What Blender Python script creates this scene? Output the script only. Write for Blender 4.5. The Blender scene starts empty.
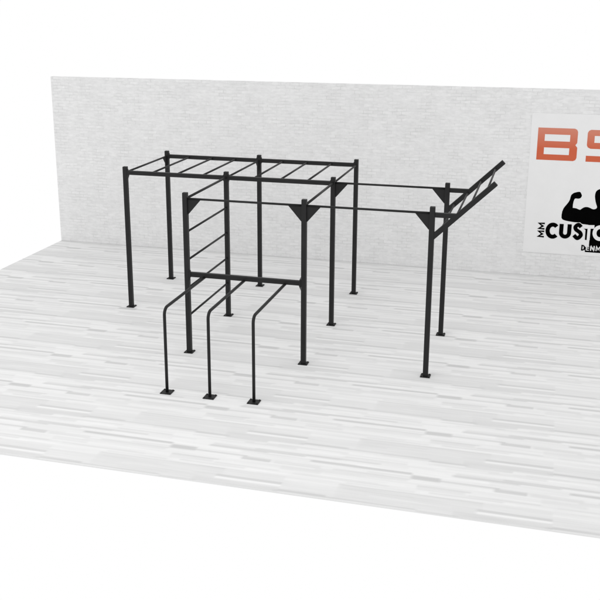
import bpy, bmesh, math, random
from mathutils import Vector, Matrix
random.seed(7)
sc = bpy.context.scene
COL = sc.collection
PI = math.pi

# ------------------------------------------------------------------ helpers
def s2l(c):
    return c/12.92 if c <= 0.04045 else ((c+0.055)/1.055)**2.4

def new_mat(name):
    m = bpy.data.materials.new(name); m.use_nodes = True
    nt = m.node_tree; nt.nodes.clear()
    out = nt.nodes.new('ShaderNodeOutputMaterial')
    b = nt.nodes.new('ShaderNodeBsdfPrincipled')
    nt.links.new(b.outputs[0], out.inputs[0])
    return m, nt, b

def node(nt, kind, **kw):
    n = nt.nodes.new(kind)
    for k, v in kw.items(): setattr(n, k, v)
    return n

def mathn(nt, op, a, b=None):
    n = nt.nodes.new('ShaderNodeMath'); n.operation = op
    for i, v in enumerate((a, b)):
        if v is None: continue
        if isinstance(v, (int, float)): n.inputs[i].default_value = v
        else: nt.links.new(v, n.inputs[i])
    return n.outputs[0]

def add_box(bm, c, size, rot=None, bev=0.0):
    """box centred on c; rot = 3x3 matrix"""
    M = Matrix.Translation(Vector(c))
    if rot is not None: M = M @ rot.to_4x4()
    M = M @ Matrix.Diagonal((size[0], size[1], size[2], 1))
    r = bmesh.ops.create_cube(bm, size=1, matrix=M)
    if bev > 0:
        es = set()
        for v in r['verts']:
            es.update(v.link_edges)
        bmesh.ops.bevel(bm, geom=list(es), offset=bev, segments=2, profile=0.5, affect='EDGES')

def add_box_between(bm, a, b, w, h, bev=0.004):
    """square tube from a to b: w across (horizontal), h in the vertical plane"""
    a = Vector(a); b = Vector(b); d = (b-a); L = d.length; d.normalize()
    up = Vector((0, 0, 1)) if abs(d.z) < 0.95 else Vector((0, 1, 0))
    s = up.cross(d).normalized(); u = d.cross(s)
    R = Matrix((d, s, u)).transposed()
    add_box(bm, (a+b)/2, (L, w, h), R, bev)

def add_tube(bm, pts, r, n=16, caps=True):
    pts = [Vector(p) for p in pts]
    rings = []
    d0 = (pts[1]-pts[0]).normalized()
    ref = Vector((1, 0, 0)) if abs(d0.x) < 0.9 else Vector((0, 0, 1))
    for i, p in enumerate(pts):
        if i == 0: d = pts[1]-pts[0]
        elif i == len(pts)-1: d = pts[-1]-pts[-2]
        else: d = (pts[i+1]-p).normalized()+(p-pts[i-1]).normalized()
        d.normalize()
        a = (ref - d*ref.dot(d)).normalized(); b = d.cross(a)
        rings.append([bm.verts.new(p+(a*math.cos(2*PI*k/n)+b*math.sin(2*PI*k/n))*r) for k in range(n)])
    for i in range(len(rings)-1):
        for k in range(n):
            f = bm.faces.new((rings[i][k], rings[i][(k+1) % n], rings[i+1][(k+1) % n], rings[i+1][k]))
            f.smooth = True
    if caps:
        bm.faces.new(list(reversed(rings[0]))); bm.faces.new(rings[-1])

def add_prism(bm, poly, axis, lo, hi):
    """poly = 2D outline; axis 'y' -> (x,z) outline, 'x' -> (y,z) outline; from lo to hi along the axis"""
    def P(p, t): return (p[0], t, p[1]) if axis == 'y' else (t, p[0], p[1])
    A = [bm.verts.new(P(p, lo)) for p in poly]; B = [bm.verts.new(P(p, hi)) for p in poly]
    n = len(poly)
    bm.faces.new(A); bm.faces.new(list(reversed(B)))
    for i in range(n):
        bm.faces.new((A[i], B[i], B[(i+1) % n], A[(i+1) % n]))

def obj(name, bm, mat, parent=None):
    bmesh.ops.recalc_face_normals(bm, faces=bm.faces[:])
    me = bpy.data.meshes.new(name); bm.to_mesh(me); bm.free()
    me.materials.append(mat)
    o = bpy.data.objects.new(name, me); COL.objects.link(o)
    if parent is not None: o.parent = parent
    return o

def empty(name, loc=(0, 0, 0)):
    o = bpy.data.objects.new(name, None); COL.objects.link(o); o.location = loc
    o.empty_display_size = 0.2
    return o

# ------------------------------------------------------------------ sizes
X = [0.0, 1.819, 3.639, 5.467]          # post columns
YA, YB, YC = -1.841, 0.0, 1.837         # post rows, nearest to farthest
H = 2.5
WY = 4.003                              # wall face
WX0, WX1, WH = -3.56, 10.6, 3.645
FY = -5.655                             # near edge of the floor

# ------------------------------------------------------------------ materials
def steel():
    m, nt, b = new_mat('black_powder_coat')
    tc = node(nt, 'ShaderNodeTexCoord')
    n1 = node(nt, 'ShaderNodeTexNoise'); n1.inputs['Scale'].default_value = 260; n1.inputs['Detail'].default_value = 2
    nt.links.new(tc.outputs['Object'], n1.inputs['Vector'])
    n2 = node(nt, 'ShaderNodeTexNoise'); n2.inputs['Scale'].default_value = 5; n2.inputs['Detail'].default_value = 4
    nt.links.new(tc.outputs['Object'], n2.inputs['Vector'])
    cr = node(nt, 'ShaderNodeValToRGB')
    cr.color_ramp.elements[0].position = 0.3; cr.color_ramp.elements[0].color = (0.0115, 0.0115, 0.0117, 1)
    cr.color_ramp.elements[1].position = 0.75; cr.color_ramp.elements[1].color = (0.017, 0.017, 0.0172, 1)
    nt.links.new(n2.outputs['Fac'], cr.inputs[0]); nt.links.new(cr.outputs[0], b.inputs['Base Color'])
    rr = node(nt, 'ShaderNodeMapRange'); rr.inputs['To Min'].default_value = 0.42; rr.inputs['To Max'].default_value = 0.6
    nt.links.new(n2.outputs['Fac'], rr.inputs[0]); nt.links.new(rr.outputs[0], b.inputs['Roughness'])
    b.inputs['Specular IOR Level'].default_value = 0.22
    bp = node(nt, 'ShaderNodeBump'); bp.inputs['Strength'].default_value = 0.12; bp.inputs['Distance'].default_value = 0.001
    nt.links.new(n1.outputs['Fac'], bp.inputs['Height']); nt.links.new(bp.outputs[0], b.inputs['Normal'])
    return m
STEEL = steel()

def floor_mat():
    m, nt, b = new_mat('pale_plank_flooring')
    at = node(nt, 'ShaderNodeAttribute', attribute_name='tone')
    tc = node(nt, 'ShaderNodeTexCoord')
    mp = node(nt, 'ShaderNodeMapping'); mp.inputs['Scale'].default_value = (1.6, 46, 1)
    nt.links.new(tc.outputs['Object'], mp.inputs[0])
    g = node(nt, 'ShaderNodeTexNoise'); g.inputs['Scale'].default_value = 1.0; g.inputs['Detail'].default_value = 5; g.inputs['Roughness'].default_value = 0.6
    nt.links.new(mp.outputs[0], g.inputs['Vector'])
    mp2 = node(nt, 'ShaderNodeMapping'); mp2.inputs['Scale'].default_value = (0.9, 9, 1)
    nt.links.new(tc.outputs['Object'], mp2.inputs[0])
    g2 = node(nt, 'ShaderNodeTexNoise'); g2.inputs['Scale'].default_value = 1.0; g2.inputs['Detail'].default_value = 3
    nt.links.new(mp2.outputs[0], g2.inputs['Vector'])
    t = mathn(nt, 'ADD', at.outputs['Fac'], mathn(nt, 'MULTIPLY', mathn(nt, 'SUBTRACT', g.outputs['Fac'], 0.5), 0.13))
    t = mathn(nt, 'ADD', t, mathn(nt, 'MULTIPLY', mathn(nt, 'SUBTRACT', g2.outputs['Fac'], 0.5), 0.10))
    cc = node(nt, 'ShaderNodeCombineColor')
    nt.links.new(t, cc.inputs[0]); nt.links.new(t, cc.inputs[1]); nt.links.new(mathn(nt, 'MULTIPLY', t, 0.998), cc.inputs[2])
    nt.links.new(cc.outputs[0], b.inputs['Base Color'])
    b.inputs['Roughness'].default_value = 0.72; b.inputs['Specular IOR Level'].default_value = 0.12
    bp = node(nt, 'ShaderNodeBump'); bp.inputs['Strength'].default_value = 0.1; bp.inputs['Distance'].default_value = 0.002
    nt.links.new(g.outputs['Fac'], bp.inputs['Height']); nt.links.new(bp.outputs[0], b.inputs['Normal'])
    return m

def wall_mat():
    m, nt, b = new_mat('whitewashed_brick')
    tc = node(nt, 'ShaderNodeTexCoord')
    sx = node(nt, 'ShaderNodeSeparateXYZ'); nt.links.new(tc.outputs['Object'], sx.inputs[0])
    cx = node(nt, 'ShaderNodeCombineXYZ'); nt.links.new(sx.outputs[0], cx.inputs[0]); nt.links.new(sx.outputs[2], cx.inputs[1])
    # hand-laid look: courses wander a little
    wn = node(nt, 'ShaderNodeTexNoise'); wn.inputs['Scale'].default_value = 2.2; wn.inputs['Detail'].default_value = 3
    nt.links.new(cx.outputs[0], wn.inputs['Vector'])
    sub = node(nt, 'ShaderNodeVectorMath', operation='SUBTRACT'); nt.links.new(wn.outputs['Color'], sub.inputs[0]); sub.inputs[1].default_value = (0.5, 0.5, 0.5)
    scl = node(nt, 'ShaderNodeVectorMath', operation='SCALE'); nt.links.new(sub.outputs[0], scl.inputs[0]); scl.inputs['Scale'].default_value = 0.035
    ad = node(nt, 'ShaderNodeVectorMath', operation='ADD'); nt.links.new(cx.outputs[0], ad.inputs[0]); nt.links.new(scl.outputs[0], ad.inputs[1])
    br = node(nt, 'ShaderNodeTexBrick'); br.offset = 0.5
    br.inputs['Scale'].default_value = 1.0
    br.inputs['Brick Width'].default_value = 0.19; br.inputs['Row Height'].default_value = 0.064
    br.inputs['Mortar Size'].default_value = 0.007; br.inputs['Mortar Smooth'].default_value = 0.5
    br.inputs['Color1'].default_value = (0.0, 0, 0, 1); br.inputs['Color2'].default_value = (1, 1, 1, 1); br.inputs['Mortar'].default_value = (0.45, 0.45, 0.45, 1)
    nt.links.new(ad.outputs[0], br.inputs['Vector'])
    # broken mortar lines, only here and there
    mk = node(nt, 'ShaderNodeTexNoise'); mk.inputs['Scale'].default_value = 3.4; mk.inputs['Detail'].default_value = 4
    nt.links.new(cx.outputs[0], mk.inputs['Vector'])
    mr = node(nt, 'ShaderNodeMapRange'); mr.inputs['From Min'].default_value = 0.42; mr.inputs['From Max'].default_value = 0.62
    nt.links.new(mk.outputs['Fac'], mr.inputs[0])
    crack = mathn(nt, 'MULTIPLY', br.outputs['Fac'], mr.outputs[0])
    mp = node(nt, 'ShaderNodeMapping'); mp.inputs['Scale'].default_value = (9, 22, 1); nt.links.new(cx.outputs[0], mp.inputs[0])
    pl = node(nt, 'ShaderNodeTexNoise'); pl.inputs['Scale'].default_value = 1; pl.inputs['Detail'].default_value = 6; pl.inputs['Roughness'].default_value = 0.65
    nt.links.new(mp.outputs[0], pl.inputs['Vector'])
    big = node(nt, 'ShaderNodeTexNoise'); big.inputs['Scale'].default_value = 0.9; big.inputs['Detail'].default_value = 3
    nt.links.new(cx.outputs[0], big.inputs['Vector'])
    bc = node(nt, 'ShaderNodeSeparateColor'); nt.links.new(br.outputs['Color'], bc.inputs[0])
    v = mathn(nt, 'ADD', WALL_BASE, mathn(nt, 'MULTIPLY', mathn(nt, 'SUBTRACT', bc.outputs[0], 0.5), 0.050))
    v = mathn(nt, 'ADD', v, mathn(nt, 'MULTIPLY', mathn(nt, 'SUBTRACT', pl.outputs['Fac'], 0.5), 0.26))
    v = mathn(nt, 'ADD', v, mathn(nt, 'MULTIPLY', mathn(nt, 'SUBTRACT', big.outputs['Fac'], 0.5), 0.06))
    v = mathn(nt, 'SUBTRACT', v, mathn(nt, 'MULTIPLY', crack, 0.10))
    cc = node(nt, 'ShaderNodeCombineColor')
    for i in range(3): nt.links.new(v, cc.inputs[i])
    nt.links.new(cc.outputs[0], b.inputs['Base Color'])
    b.inputs['Roughness'].default_value = 0.9; b.inputs['Specular IOR Level'].default_value = 0.1
    h = mathn(nt, 'SUBTRACT', mathn(nt, 'MULTIPLY', pl.outputs['Fac'], 0.5), crack)
    bp = node(nt, 'ShaderNodeBump'); bp.inputs['Strength'].default_value = 0.3; bp.inputs['Distance'].default_value = 0.006
    nt.links.new(h, bp.inputs['Height']); nt.links.new(bp.outputs[0], b.inputs['Normal'])
    return m
WALL_BASE = 0.752

def plain(name, col, rough=0.6, var=0.04, scale=4.0, spec=0.15):
    m, nt, b = new_mat(name)
    tc = node(nt, 'ShaderNodeTexCoord')
    n = node(nt, 'ShaderNodeTexNoise'); n.inputs['Scale'].default_value = scale; n.inputs['Detail'].default_value = 4
    nt.links.new(tc.outputs['Object'], n.inputs['Vector'])
    cr = node(nt, 'ShaderNodeValToRGB')
    cr.color_ramp.elements[0].position = 0.3; cr.color_ramp.elements[0].color = tuple(c*(1-var) for c in col)+(1,)
    cr.color_ramp.elements[1].position = 0.7; cr.color_ramp.elements[1].color = tuple(c*(1+var) for c in col)+(1,)
    nt.links.new(n.outputs['Fac'], cr.inputs[0]); nt.links.new(cr.outputs[0], b.inputs['Base Color'])
    b.inputs['Roughness'].default_value = rough; b.inputs['Specular IOR Level'].default_value = spec
    return m

# ------------------------------------------------------------------ floor: one sheet of planks, pattern repeats like laid panels
TU, TV, U0, V0 = 2.95, 1.195, 2.92, -4.86
W_, LG, G_, D_ = 0.925, 0.893, 0.880, 0.80
NV, NU = 48, 98                         # tile raster: 2.5 cm x 3 cm
def make_tile():
    tile = [[0.0]*NU for _ in range(NV)]
    rnd = random.Random(11)
    r = 0
    while r < NV:                       # quiet base planks
        h = rnd.choice((1, 2, 2, 3)); u = 0; off = rnd.randrange(NU)
        while u < NU:
            L = rnd.randrange(22, 60); t = rnd.choice((W_, W_, W_-0.012, W_+0.008, 0.908, 0.892))
            for k in range(u, min(NU, u+L)):
                for q in range(r, min(NV, r+h)): tile[q][(k+off) % NU] = t
            u += L
        r += h
    strips = [
        (2.06, 3.65, .45, .76, G_), (3.38, 3.66, .43, .50, G_), (1.29, 2.05, .45, .66, LG),
        (.40, 1.42, .40, .52, 0.862), (.70, 1.40, .62, .76, LG), (.62, 1.42, .53, .57, .94),
        (.41, .95, .35, .40, .86), (2.89, 3.42, .88, .95, .89), (1.28, 1.78, .92, 1.0, LG),
        (1.17, 1.74, 1.05, 1.11, .88), (.87, 1.51, .12, .18, .85), (1.61, 2.80, .0, .045, .81),
        (1.52, 2.40, .145, .185, .835), (1.35, 2.95, .42, .46, .82), (2.95, 3.40, .385, .43, .83),
        (2.06, 3.65, .735, .775, .85), (2.4, 3.3, .58, .605, .90), (2.1, 2.9, .66, .685, .865), (.62, 1.42, .575, .62, .825), (1.42, 1.95, .44, .465, .82),
        (1.95, 2.7, .225, .25, .87), (.29, 1.05, .075, .12, .84), (1.05, 1.52, .10, .125, .82),
        (1.52, 1.92, .12, .145, .83), (.16, .84, 1.11, 1.15, .825), (.79, 1.13, 1.035, 1.13, .83),
        (2.80, 3.13, 1.105, 1.19, .815), (.5, 1.3, .86, .90, .865), (.1, .9, .81, .835, .87), (1.9, 2.8, 1.06, 1.09, .87), (.0, .8, .31, .335, .875), (1.1, 2.0, .335, .36, .88), (2.1, 2.9, .80, .83, .875), (1.6, 2.6, .84, .88, .885),
        (1.3, 2.3, 1.0, 1.03, .89), (.2, 1.1, .24, .28, .905), (1.9, 2.7, .28, .31, .90),
        (2.89, 3.5, .955, .97, .85), (.95, 1.6, .30, .33, .885)]
    for (a, b, c, d, t) in strips:
        for q in range(int(round(c/TV*NV)), max(int(round(c/TV*NV))+1, int(round(d/TV*NV)))):
            for k in range(int(round(a/TU*NU)), int(round(b/TU*NU))):
                tile[q % NV][k % NU] = t
    return tile

def build_floor():
    """top as a fine grid whose points carry the plank tone, sides and underside closed"""
    tile = make_tile()
    y1f = WY+0.12
    nx, ny = 567, 491
    xs = [WX0+(WX1-WX0)*i/(nx-1) for i in range(nx)]; ys = [FY+(y1f-FY)*j/(ny-1) for j in range(ny)]
    us = []
    for x in xs:
        u = ((x-U0)/TU*NU) % NU - 0.5; i = math.floor(u); us.append((i % NU, (i+1) % NU, u-i))
    verts, tones, faces = [], [], []
    for y in ys:
        v = ((y-V0)/TV*NV) % NV - 0.5; j = math.floor(v); f = v-j; ra, rb = tile[j % NV], tile[(j+1) % NV]
        for x, (i0, i1, g) in zip(xs, us):
            verts.append((x, y, 0.0))
            tones.append((ra[i0]*(1-g)+ra[i1]*g)*(1-f)+(rb[i0]*(1-g)+rb[i1]*g)*f)
    for j in range(ny-1):
        o = j*nx
        for i in range(nx-1): faces.append((o+i, o+i+1, o+nx+i+1, o+nx+i))
    T = 0.016; x0, x1, y0, y1 = WX0, WX1, FY, y1f
    for q in (((x0, y0, -T), (x1, y0, -T), (x1, y0, 0), (x0, y0, 0)), ((x0, y1, -T), (x0, y0, -T), (x0, y0, 0), (x0, y1, 0)),
              ((x1, y0, -T), (x1, y1, -T), (x1, y1, 0), (x1, y0, 0)), ((x1, y1, -T), (x0, y1, -T), (x0, y1, 0), (x1, y1, 0)),
              ((x0, y1, -T), (x1, y1, -T), (x1, y0, -T), (x0, y0, -T))):
        n = len(verts); verts.extend(q); faces.append((n, n+1, n+2, n+3)); tones.extend([0.90]*4)
    me = bpy.data.meshes.new('floor'); me.from_pydata(verts, [], faces)
    at = me.attributes.new('tone', 'FLOAT', 'POINT')
    at.data.foreach_set('value', [s2l(t)*FLOOR_GAIN for t in tones])
    me.materials.append(floor_mat())
    o = bpy.data.objects.new('floor', me); COL.objects.link(o)
    o['kind'] = 'structure'
    return o
FLOOR_GAIN = 0.93
build_floor()

# ------------------------------------------------------------------ wall
bm = bmesh.new()
add_box(bm, ((WX0+WX1)/2, WY+0.06, WH/2+0.001), (WX1-WX0, 0.12, WH-0.002))
wall = obj('brick_wall', bm, wall_mat())
wall['label'] = 'tall pale whitewashed brick wall standing along the far edge of the plank floor'
wall['category'] = 'wall'

# ------------------------------------------------------------------ wall banner with printed marks
INK = plain('black_print', (0.002, 0.002, 0.002), 0.9, 0.1, 6, 0.0)
PAPER = plain('banner_white', (0.79, 0.79, 0.79), 0.8, 0.015, 3)
PALE = plain('white_print', (0.80, 0.80, 0.80), 0.8, 0.01)
def red_print():
    m, nt, b = new_mat('red_print')
    tc = node(nt, 'ShaderNodeTexCoord'); sx = node(nt, 'ShaderNodeSeparateXYZ'); nt.links.new(tc.outputs['Object'], sx.inputs[0])
    mr = node(nt, 'ShaderNodeMapRange'); mr.inputs['From Min'].default_value = 2.30; mr.inputs['From Max'].default_value = 2.92
    nt.links.new(sx.outputs[2], mr.inputs[0])
    cr = node(nt, 'ShaderNodeValToRGB')       # two-tone printed ink, brick red to faded coral
    cr.color_ramp.elements[0].color = (0.575, 0.125, 0.062, 1); cr.color_ramp.elements[1].color = (0.61, 0.235, 0.165, 1)
    cr.color_ramp.elements[0].position = 0.35
    nt.links.new(mr.outputs[0], cr.inputs[0]); nt.links.new(cr.outputs[0], b.inputs['Base Color'])
    b.inputs['Roughness'].default_value = 0.75; b.inputs['Specular IOR Level'].default_value = 0.1
    return m
RED = red_print()

banner = empty('wall_banner', (6.58, WY, 0.47))
banner['label'] = 'white banner on the brick wall with red BS above a black flexing figure'
banner['category'] = 'banner'
inv_b = Matrix.Translation(-Vector((6.58, WY, 0.47)))
def bobj(name, bm, mat, parent=None, label=None):
    o = obj(name, bm, mat, parent or banner)
    if parent is None: o.matrix_parent_inverse = inv_b
    if label: o['label'] = label
    return o
Y_BOARD = WY-0.010
bm = bmesh.new(); add_box(bm, ((6.585+9.43)/2, WY-0.0048, (0.47+3.19)/2), (9.43-6.585, 0.0092, 3.19-0.47), None, 0.0015)
bobj('panel', bm, PAPER)
def flat(poly, layer, bm=None):
    """raised print layer 1.5 mm thick in front of the banner panel"""
    bm = bm or bmesh.new()
    y1 = WY-0.0094-0.0016*layer; add_prism(bm, poly, 'y', y1-0.0014, y1)
    return bm
def stroke_poly(pts, w, closed=False):
    P = [Vector((p[0], p[1])) for p in pts]; n = len(P); L = []; R = []
    for i in range(n):
        if closed: a, b = P[i-1], P[(i+1) % n]
        else: a, b = P[max(0, i-1)], P[min(n-1, i+1)]
        d1 = (P[i]-a); d2 = (b-P[i])
        if d1.length < 1e-9: d1 = d2
        if d2.length < 1e-9: d2 = d1
        d1 = d1.normalized(); d2 = d2.normalized()
        t = (d1+d2).normalized(); nn = Vector((-t.y, t.x))
        k = 1/max(0.5, nn.dot(Vector((-d1.y, d1.x))))
        L.append(P[i]+nn*w/2*k); R.append(P[i]-nn*w/2*k)
    return L, R
def stroke(pts, w, layer=0, closed=False, bm=None):
    bm = bm or bmesh.new()
    L, R = stroke_poly(pts, w, closed)
    y1 = WY-0.0094-0.0016*layer; y0 = y1-0.0014
    n = len(L); V = [[bm.verts.new((q.x, y, q.y)) for q in S] for S, y in ((L, y0), (R, y0), (L, y1), (R, y1))]
    for i in range(n if closed else n-1):
        j = (i+1) % n
        bm.faces.new((V[0][i], V[0][j], V[1][j], V[1][i])); bm.faces.new((V[2][i], V[3][i], V[3][j], V[2][j]))
        bm.faces.new((V[0][i], V[2][i], V[2][j], V[0][j])); bm.faces.new((V[1][i], V[1][j], V[3][j], V[3][i]))
    if not closed:
        for i in (0, n-1): bm.faces.new((V[0][i], V[1][i], V[3][i], V[2][i]))
    return bm
def arc(cx, cz, rx, rz, a0, a1, n=28):
    return [(cx+rx*math.cos(math.radians(a0+(a1-a0)*i/n)), cz+rz*math.sin(math.radians(a0+(a1-a0)*i/n))) for i in range(n+1)]
# red B
zt, zb, xl, xr = 2.922, 2.308, 6.715, 7.445
bm = bmesh.new()
flat([(xl, zb), (xl+.13, zb), (xl+.13, zt), (xl, zt)], 0, bm)
for a, b in ((2.800, zt), (2.548, 2.672), (zb, 2.418)): flat([(xl+.13, a), (xr-.135, a), (xr-.135, b), (xl+.13, b)], 0, bm)
flat([(xr-.135, 2.610), (xr-.03, 2.610), (xr, 2.655), (xr, zt-.06), (xr-.02, zt-.02), (xr-.06, zt), (xr-.135, zt)], 0, bm)
flat([(xr-.135, zb), (xr-.05, zb), (xr-.01, zb+.02), (xr+.008, zb+.06), (xr+.008, 2.565), (xr-.03, 2.610), (xr-.135, 2.610)], 0, bm)
bobj('letter', bm, RED)
# red S
xl, xr = 7.622, 8.335
bm = bmesh.new()
flat([(xl+.06, zt-.01), (xl+.02, zt-.03), (xl, zt-.07), (xl, 2.62), (xl+.02, 2.58), (xl+.07, 2.555), (xl+.13, 2.555), (xl+.13, zt-.01)], 0, bm)
flat([(xl+.13, 2.80), (xr, 2.80), (xr, zt-.01), (xl+.13, zt-.01)], 0, bm)
flat([(xl+.13, 2.555), (xr-.13, 2.555), (xr-.13, 2.67), (xl+.13, 2.67)], 0, bm)
flat([(xr-.13, zb), (xr-.05, zb), (xr, zb+.06), (xr, 2.61), (xr-.02, 2.65), (xr-.06, 2.67), (xr-.13, 2.67)], 0, bm)
flat([(xl, zb), (xr-.13, zb), (xr-.13, 2.42), (xl, 2.42)], 0, bm)
bobj('letter', bm, RED)
# flexing figure, mirrored about its own centre line
CXF = 8.02
half = [(7.599, 1.686), (7.588, 1.712), (7.564, 1.724), (7.53, 1.720), (7.5, 1.71), (7.465, 1.698), (7.438, 1.677), (7.418, 1.655), (7.408, 1.62), (7.398, 1.561), (7.38, 1.517), (7.352, 1.472),
        (7.32, 1.428), (7.294, 1.385), (7.275, 1.324), (7.268, 1.26), (7.27, 1.197), (7.288, 1.168), (7.317, 1.154), (7.36, 1.143), (7.406, 1.136), (7.46, 1.129), (7.515, 1.124), (7.58, 1.124), (7.623, 1.128),
        (7.645, 1.108), (7.669, 1.097), (7.777, 1.09), (7.821, 1.05), (7.822, 0.789), (7.822, 0.65)]
top = [(7.613, 1.66), (7.611, 1.635), (7.595, 1.605), (7.57, 1.592), (7.542, 1.588), (7.505, 1.592), (7.486, 1.582), (7.476, 1.554), (7.468, 1.52), (7.463, 1.465), (7.464, 1.405), (7.50, 1.403), (7.536, 1.397),
       (7.57, 1.383), (7.603, 1.374), (7.632, 1.398), (7.664, 1.423), (7.695, 1.434), (7.727, 1.436), (7.76, 1.430), (7.793, 1.417), (7.82, 1.404), (7.848, 1.398), (7.878, 1.405), (7.9, 1.419),
       (7.908, 1.442), (7.902, 1.468), (7.889, 1.498), (7.872, 1.55), (7.860, 1.599), (7.852, 1.65), (7.853, 1.70), (7.864, 1.745), (7.89, 1.775), (7.93, 1.797), (7.98, 1.806)]
outline = half + [(2*CXF-x, z) for x, z in reversed(half)] + [(2*CXF-x, z) for x, z in top] + list(reversed(top))
bobj('figure_emblem', flat(outline, 0), INK)
# base strip the small lettering stands on
bobj('name_strip', flat([(7.760, 0.545), (8.28, 0.545), (8.28, 0.648), (7.74, 0.648), (7.748, 0.60)], 0), INK)
# CUSTO : first letters black on white, last ones white over the torso
bobj('letter', stroke(arc(7.126, 0.931, .096, .121, 44, 316), .079, 2), INK)
bobj('letter', stroke([(7.285, 1.075), (7.285, .93)] + arc(7.360, 0.905, .075, .078, 180, 360, 20) + [(7.435, .93), (7.435, 1.078)], .077, 2), INK)
S_pts = [(7.650, 1.035), (7.598, 1.081), (7.545, 1.035), (7.557, .984), (7.597, .955), (7.642, .920), (7.654, .868), (7.595, .811), (7.527, .868)]
def smooth(P, n=7):
    out = []
    for i in range(len(P)-1):
        a, b, c, d = P[max(0, i-1)], P[i], P[i+1], P[min(len(P)-1, i+2)]
        for k in range(n):
            t = k/n
            out.append(tuple(0.5*(2*b[j]+(c[j]-a[j])*t+(2*a[j]-5*b[j]+4*c[j]-d[j])*t*t+(3*b[j]-a[j]-3*c[j]+d[j])*t**3) for j in (0, 1)))
    return out+[P[-1]]
bobj('letter', stroke(smooth(S_pts), .074, 2), INK)
bm = flat([(7.690, 1.010), (7.893, 1.020), (7.893, 1.090), (7.690, 1.080)], 2)
flat([(7.772, .785), (7.826, .785), (7.826, 1.0165), (7.772, 1.014)], 2, bm)
bobj('letter', bm, PALE, label='white letter T over the edge of the black figure')
bobj('torso_edge', flat([(7.738, .790), (7.772, .785), (7.772, 1.010), (7.742, 1.008), (7.700, 1.008), (7.735, .985)], 1), INK)  # black print: the torso's left edge beside the T stem
bobj('letter', stroke(arc(8.006, 0.940, .101, .118, 0, 360, 40)[:-1], .072, 2, True), PALE, label='white letter O over the black figure')
# small word under it
def small(pls, w, mat, layer=2):
    bm = bmesh.new()
    for p in pls: stroke(p, w, layer, bm=bm)
    return bobj('small_letter', bm, mat)
bm = stroke([(7.696, .582), (7.696, .674), (7.722, .672), (7.742, .652), (7.745, .625), (7.738, .600), (7.718, .584)], .023, 2, True)
bobj('small_letter', bm, INK)
bm = flat([(7.772, .580), (7.788, .580), (7.788, .676), (7.772, .676)], 2)
for z in (.580, .620, .660): flat([(7.788, z), (7.828, z), (7.828, z+.016), (7.788, z+.016)], 2, bm)
bobj('small_letter', bm, PALE)
bobj('small_letter', stroke([(7.862, .580), (7.862, .660), (7.866, .668), (7.918, .588), (7.922, .596), (7.922, .678)], .022, 2), PALE)
bobj('small_letter', stroke([(7.962, .582), (7.966, .672), (7.999, .610), (8.034, .672), (8.040, .584)], .021, 2), PALE)
# MM turned on its side
for z in (.787, .945):
    zz = [(6.968, z+.012), (6.862, z+.014), (6.935, z+.066), (6.862, z+.118), (6.968, z+.120)]
    bobj('small_letter', stroke(zz, .032, 2), INK)

# ------------------------------------------------------------------ the rig (everything is bolted together: one thing)
rig = empty('workout_rig', (0, 0, 0))
rig['label'] = 'black steel workout rig with monkey bars and dip bars on the pale plank floor'
rig['category'] = 'pull up rig'
PW = 0.073
BH, BW = 0.068, 0.060
ZB = 2.406                               # centre height of top beams and bars
ZT = 2.416
ZL = 1.256                               # low beam and dip bars

def add_hex(bm, c, r, h):
    bmesh.ops.create_cone(bm, cap_ends=True, segments=6, radius1=r, radius2=r, depth=h, matrix=Matrix.Translation(c))
def plate_bm(x, y, s, t=0.010):
    bm = bmesh.new(); add_box(bm, (x, y, t/2+0.001), (s, s, t), None, 0.002)
    for sx in (-1, 1):
        for sy in (-1, 1):
            p = (x+sx*(s/2-0.017), y+sy*(s/2-0.017))
            add_hex(bm, (p[0], p[1], t+0.005), 0.010, 0.009)
    return bm
posts = {}
for k, (x, y) in {'B0': (X[0], YB), 'C0': (X[0], YC), 'A1': (X[1], YA), 'B1': (X[1], YB), 'C1': (X[1], YC), 'A2': (X[2], YA),
                  'B2': (X[2], YB), 'C2': (X[2], YC), 'A3': (X[3], YA), 'B3': (X[3], YB)}.items():
    bm = bmesh.new(); add_box(bm, (x, y, (H+0.011)/2), (PW, PW, H-0.011), None, 0.006)
    add_box(bm, (x, y, H+0.002), (PW-0.003, PW-0.003, 0.010), None, 0.003)       # end cap
    p = obj('post', bm, STEEL, rig); posts[k] = p
    obj('base_plate', plate_bm(x, y, 0.142), STEEL, p)

def gusset_x(k, sgn, a=0.205, b=0.235, z=ZT):
    """triangular plate lying in the plane of the row, fixed to the post's face"""
    o = posts[k]; x, y = {'A': YA, 'B': YB}[k[0]], None
    px = X[int(k[1])]; py = {'A': YA, 'B': YB, 'C': YC}[k[0]]
    x0 = px+sgn*(PW/2-0.001); bm = bmesh.new()
    poly = [(x0, z+0.004), (x0+sgn*a, z+0.004), (x0+sgn*(a-0.004), z-0.016), (x0+sgn*0.010, z-b), (x0, z-b)]
    add_prism(bm, poly, 'y', py-0.004, py+0.004)
    obj('gusset_plate', bm, STEEL, o)
for k, s in (('A1', 1), ('A2', -1), ('A2', 1), ('A3', -1), ('B2', 1), ('B3', -1)): gusset_x(k, s)
def gusset_y(k, sgn, a=0.165, b=0.185, z=ZB):
    px = X[int(k[1])]; py = {'A': YA, 'B': YB, 'C': YC}[k[0]]; y0 = py+sgn*(PW/2-0.001); bm = bmesh.new()
    poly = [(y0, z-0.012), (y0+sgn*a, z-0.012), (y0+sgn*0.008, z-b), (y0, z-b)]
    add_prism(bm, poly, 'x', px-0.004, px+0.004); obj('gusset_plate', bm, STEEL, posts[k])
for k, s in (('C0', -1), ('C1', -1), ('B0', 1), ('B1', 1)): gusset_y(k, s)

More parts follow.
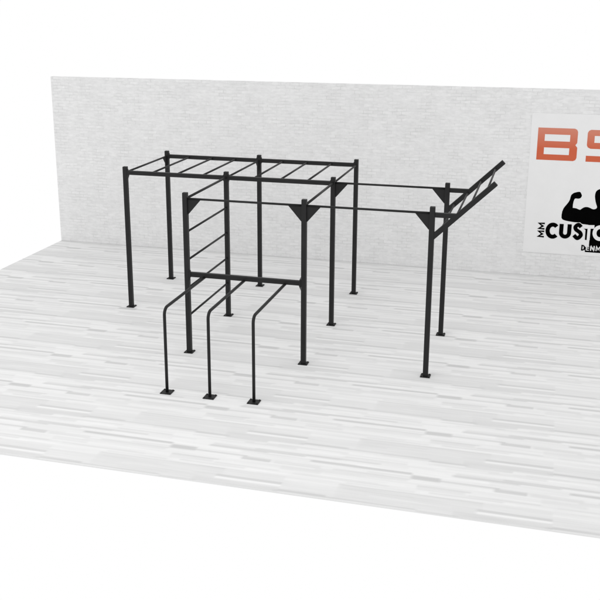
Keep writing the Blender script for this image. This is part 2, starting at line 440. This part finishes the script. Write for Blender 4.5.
def beam(x0, x1, y, z, h=BH, w=BW):
    bm = bmesh.new(); add_box_between(bm, (x0+PW/2, y, z), (x1-PW/2, y, z), w, h)
    for xx, s in ((x0+PW/2, 1), (x1-PW/2, -1)):                                     # end flanges against the posts
        add_box(bm, (xx+s*0.004, y, z), (0.008, w+0.006, h+0.040), None, 0.001)
    return obj('beam', bm, STEEL, rig)
for y in (YB, YC):
    for i in (0, 1): beam(X[i], X[i+1], y, ZB)
# rungs of the overhead ladder between the two back rows
RR = 0.0165
for i in (0, 1):
    for q in range(4):
        x = X[i]+q*(X[i+1]-X[i])/4
        if q == 0: ya, yb = YB+PW/2, YC-PW/2
        else: ya, yb = YB+BW/2, YC-BW/2
        bm = bmesh.new(); add_tube(bm, [(x, ya-0.002, ZB), (x, yb+0.002, ZB)], RR); obj('monkey_bar', bm, STEEL, rig)
bm = bmesh.new(); add_tube(bm, [(X[2], YB+PW/2-0.002, ZB), (X[2], YC-PW/2+0.002, ZB)], RR); obj('monkey_bar', bm, STEEL, rig)
# thin pull-up bars
def bar(a, b, r=RR, name='pull_up_bar'):
    bm = bmesh.new(); add_tube(bm, [a, b], r)
    return obj(name, bm, STEEL, rig)
e = PW/2-0.002
bar((X[1]+e, YA, ZT), (X[2]-e, YA, ZT)); bar((X[2]+e, YA, ZT), (X[3]-e, YA, ZT)); bar((X[2]+e, YB, ZT), (X[3]-e, YB, ZT))
bar((X[1], YA+e, ZT-.005), (X[1], YB-e, ZT-.005), 0.019); bar((X[2], YA+e, ZT-.005), (X[2], YB-e, ZT-.005), 0.019)
# side ladder rungs
for z in (1.903, 1.468, 1.031, 0.590): bar((X[1], YA+e, z), (X[1], YB-e, z), 0.0165, 'ladder_rung')
# low beam and the three bent dip bars
lb = beam(X[1], X[2], YA, ZL, 0.070)
for xx, s in ((X[1]+PW/2, 1), (X[2]-PW/2, -1)):
    bm = bmesh.new()
    add_prism(bm, [(xx+s*0.001, ZL+0.105), (xx+s*0.03, ZL+0.034), (xx+s*0.03, ZL-0.034), (xx+s*0.001, ZL-0.105)], 'y', YA-0.0375, YA-0.0330)
    obj('flange_plate', bm, STEEL, lb)
YT = -3.398
for x in (2.093, 2.722, 3.355):
    R = 0.10; r = 0.0215; ZD = 1.222
    pts = [(x, YT, 0.008), (x, YT, 0.6), (x, YT, ZD-R)]
    for k in range(1, 10):
        a = k/10*PI/2; pts.append((x, YT+R-R*math.cos(a), ZD-R+R*math.sin(a)))
    pts += [(x, YT+R, ZD), (x, YT+0.8, ZD), (x, YA+0.02, ZD)]
    bm = bmesh.new(); add_tube(bm, pts, r, 20); d = obj('dip_bar', bm, STEEL, rig)
    obj('base_plate', plate_bm(x, YT, 0.158), STEEL, d)
# tilted climbing ladder on the end posts
def rail_z(x): return 2.090+(x-5.497)*0.978
lad = empty('climbing_ladder', (X[3], 0, 2.09)); lad.parent = rig
inv_l = Matrix.Translation(-Vector((X[3], 0, 2.09)))
def lobj(name, bm):
    o = obj(name, bm, STEEL, lad); o.matrix_parent_inverse = inv_l; return o
for y in (YA, YB):
    bm = bmesh.new(); x0 = X[3]+0.012; add_box_between(bm, (x0, y, rail_z(x0)), (6.300, y, rail_z(6.300)), 0.060, 0.073)
    lobj('rail', bm)
    bm = bmesh.new(); add_box_between(bm, (X[3]+PW/2-0.001, y, 2.394), (5.79, y, 2.394), 0.054, 0.066)
    lobj('support_arm', bm)
for x in (5.590, 5.785, 5.980, 6.185):
    bm = bmesh.new(); add_tube(bm, [(x, YA+0.027, rail_z(x)), (x, YB-0.027, rail_z(x))], 0.0145); lobj('rung', bm)

# ------------------------------------------------------------------ light: white surround plus one broad soft lamp added out of view, high in front
w = bpy.data.worlds.new('World'); sc.world = w; w.use_nodes = True
bg = w.node_tree.nodes['Background']; bg.inputs[0].default_value = (1, 1, 1, 1); bg.inputs[1].default_value = 1.0
ld = bpy.data.lights.new('added_soft_light', 'AREA'); ld.shape = 'RECTANGLE'; ld.size = 9; ld.size_y = 7; ld.energy = 260  # added area light, no fixture of the place; brightens floor and rig
lo = bpy.data.objects.new('added_soft_light', ld); COL.objects.link(lo); lo.location = (0.5, -9.0, 9.5)
lo.rotation_euler = (Vector((3.0, -1.0, 0))-lo.location).to_track_quat('-Z', 'Y').to_euler()

# ------------------------------------------------------------------ camera
cam = bpy.data.cameras.new('camera'); co = bpy.data.objects.new('camera', cam); COL.objects.link(co); sc.camera = co
yaw, pit, rol, fpx = CAM_FIT = (0.2680, -0.2778, 0.0022, 947.81)
r = Vector((math.cos(yaw), math.sin(yaw), 0)); f0 = Vector((-math.sin(yaw), math.cos(yaw), 0))
fw = f0*math.cos(pit)+Vector((0, 0, math.sin(pit))); up = -f0*math.sin(pit)+Vector((0, 0, math.cos(pit)))
r2 = r*math.cos(rol)+up*math.sin(rol); u2 = -r*math.sin(rol)+up*math.cos(rol)
M = Matrix((r2, u2, -fw)).transposed().to_4x4(); M.translation = (6.9828, -14.6973, 5.2323)
co.matrix_world = M
cam.sensor_width = 36; cam.sensor_fit = 'HORIZONTAL'; cam.lens = fpx/600*36
cam.shift_x = 8.387/600; cam.shift_y = -29.104/600
cam.clip_end = 200; cam.clip_start = 0.1

sc.view_settings.view_transform = 'Standard'; sc.view_settings.look = 'None'
sc.view_settings.exposure = 0; sc.view_settings.gamma = 1
sc.cycles.max_bounces = 6
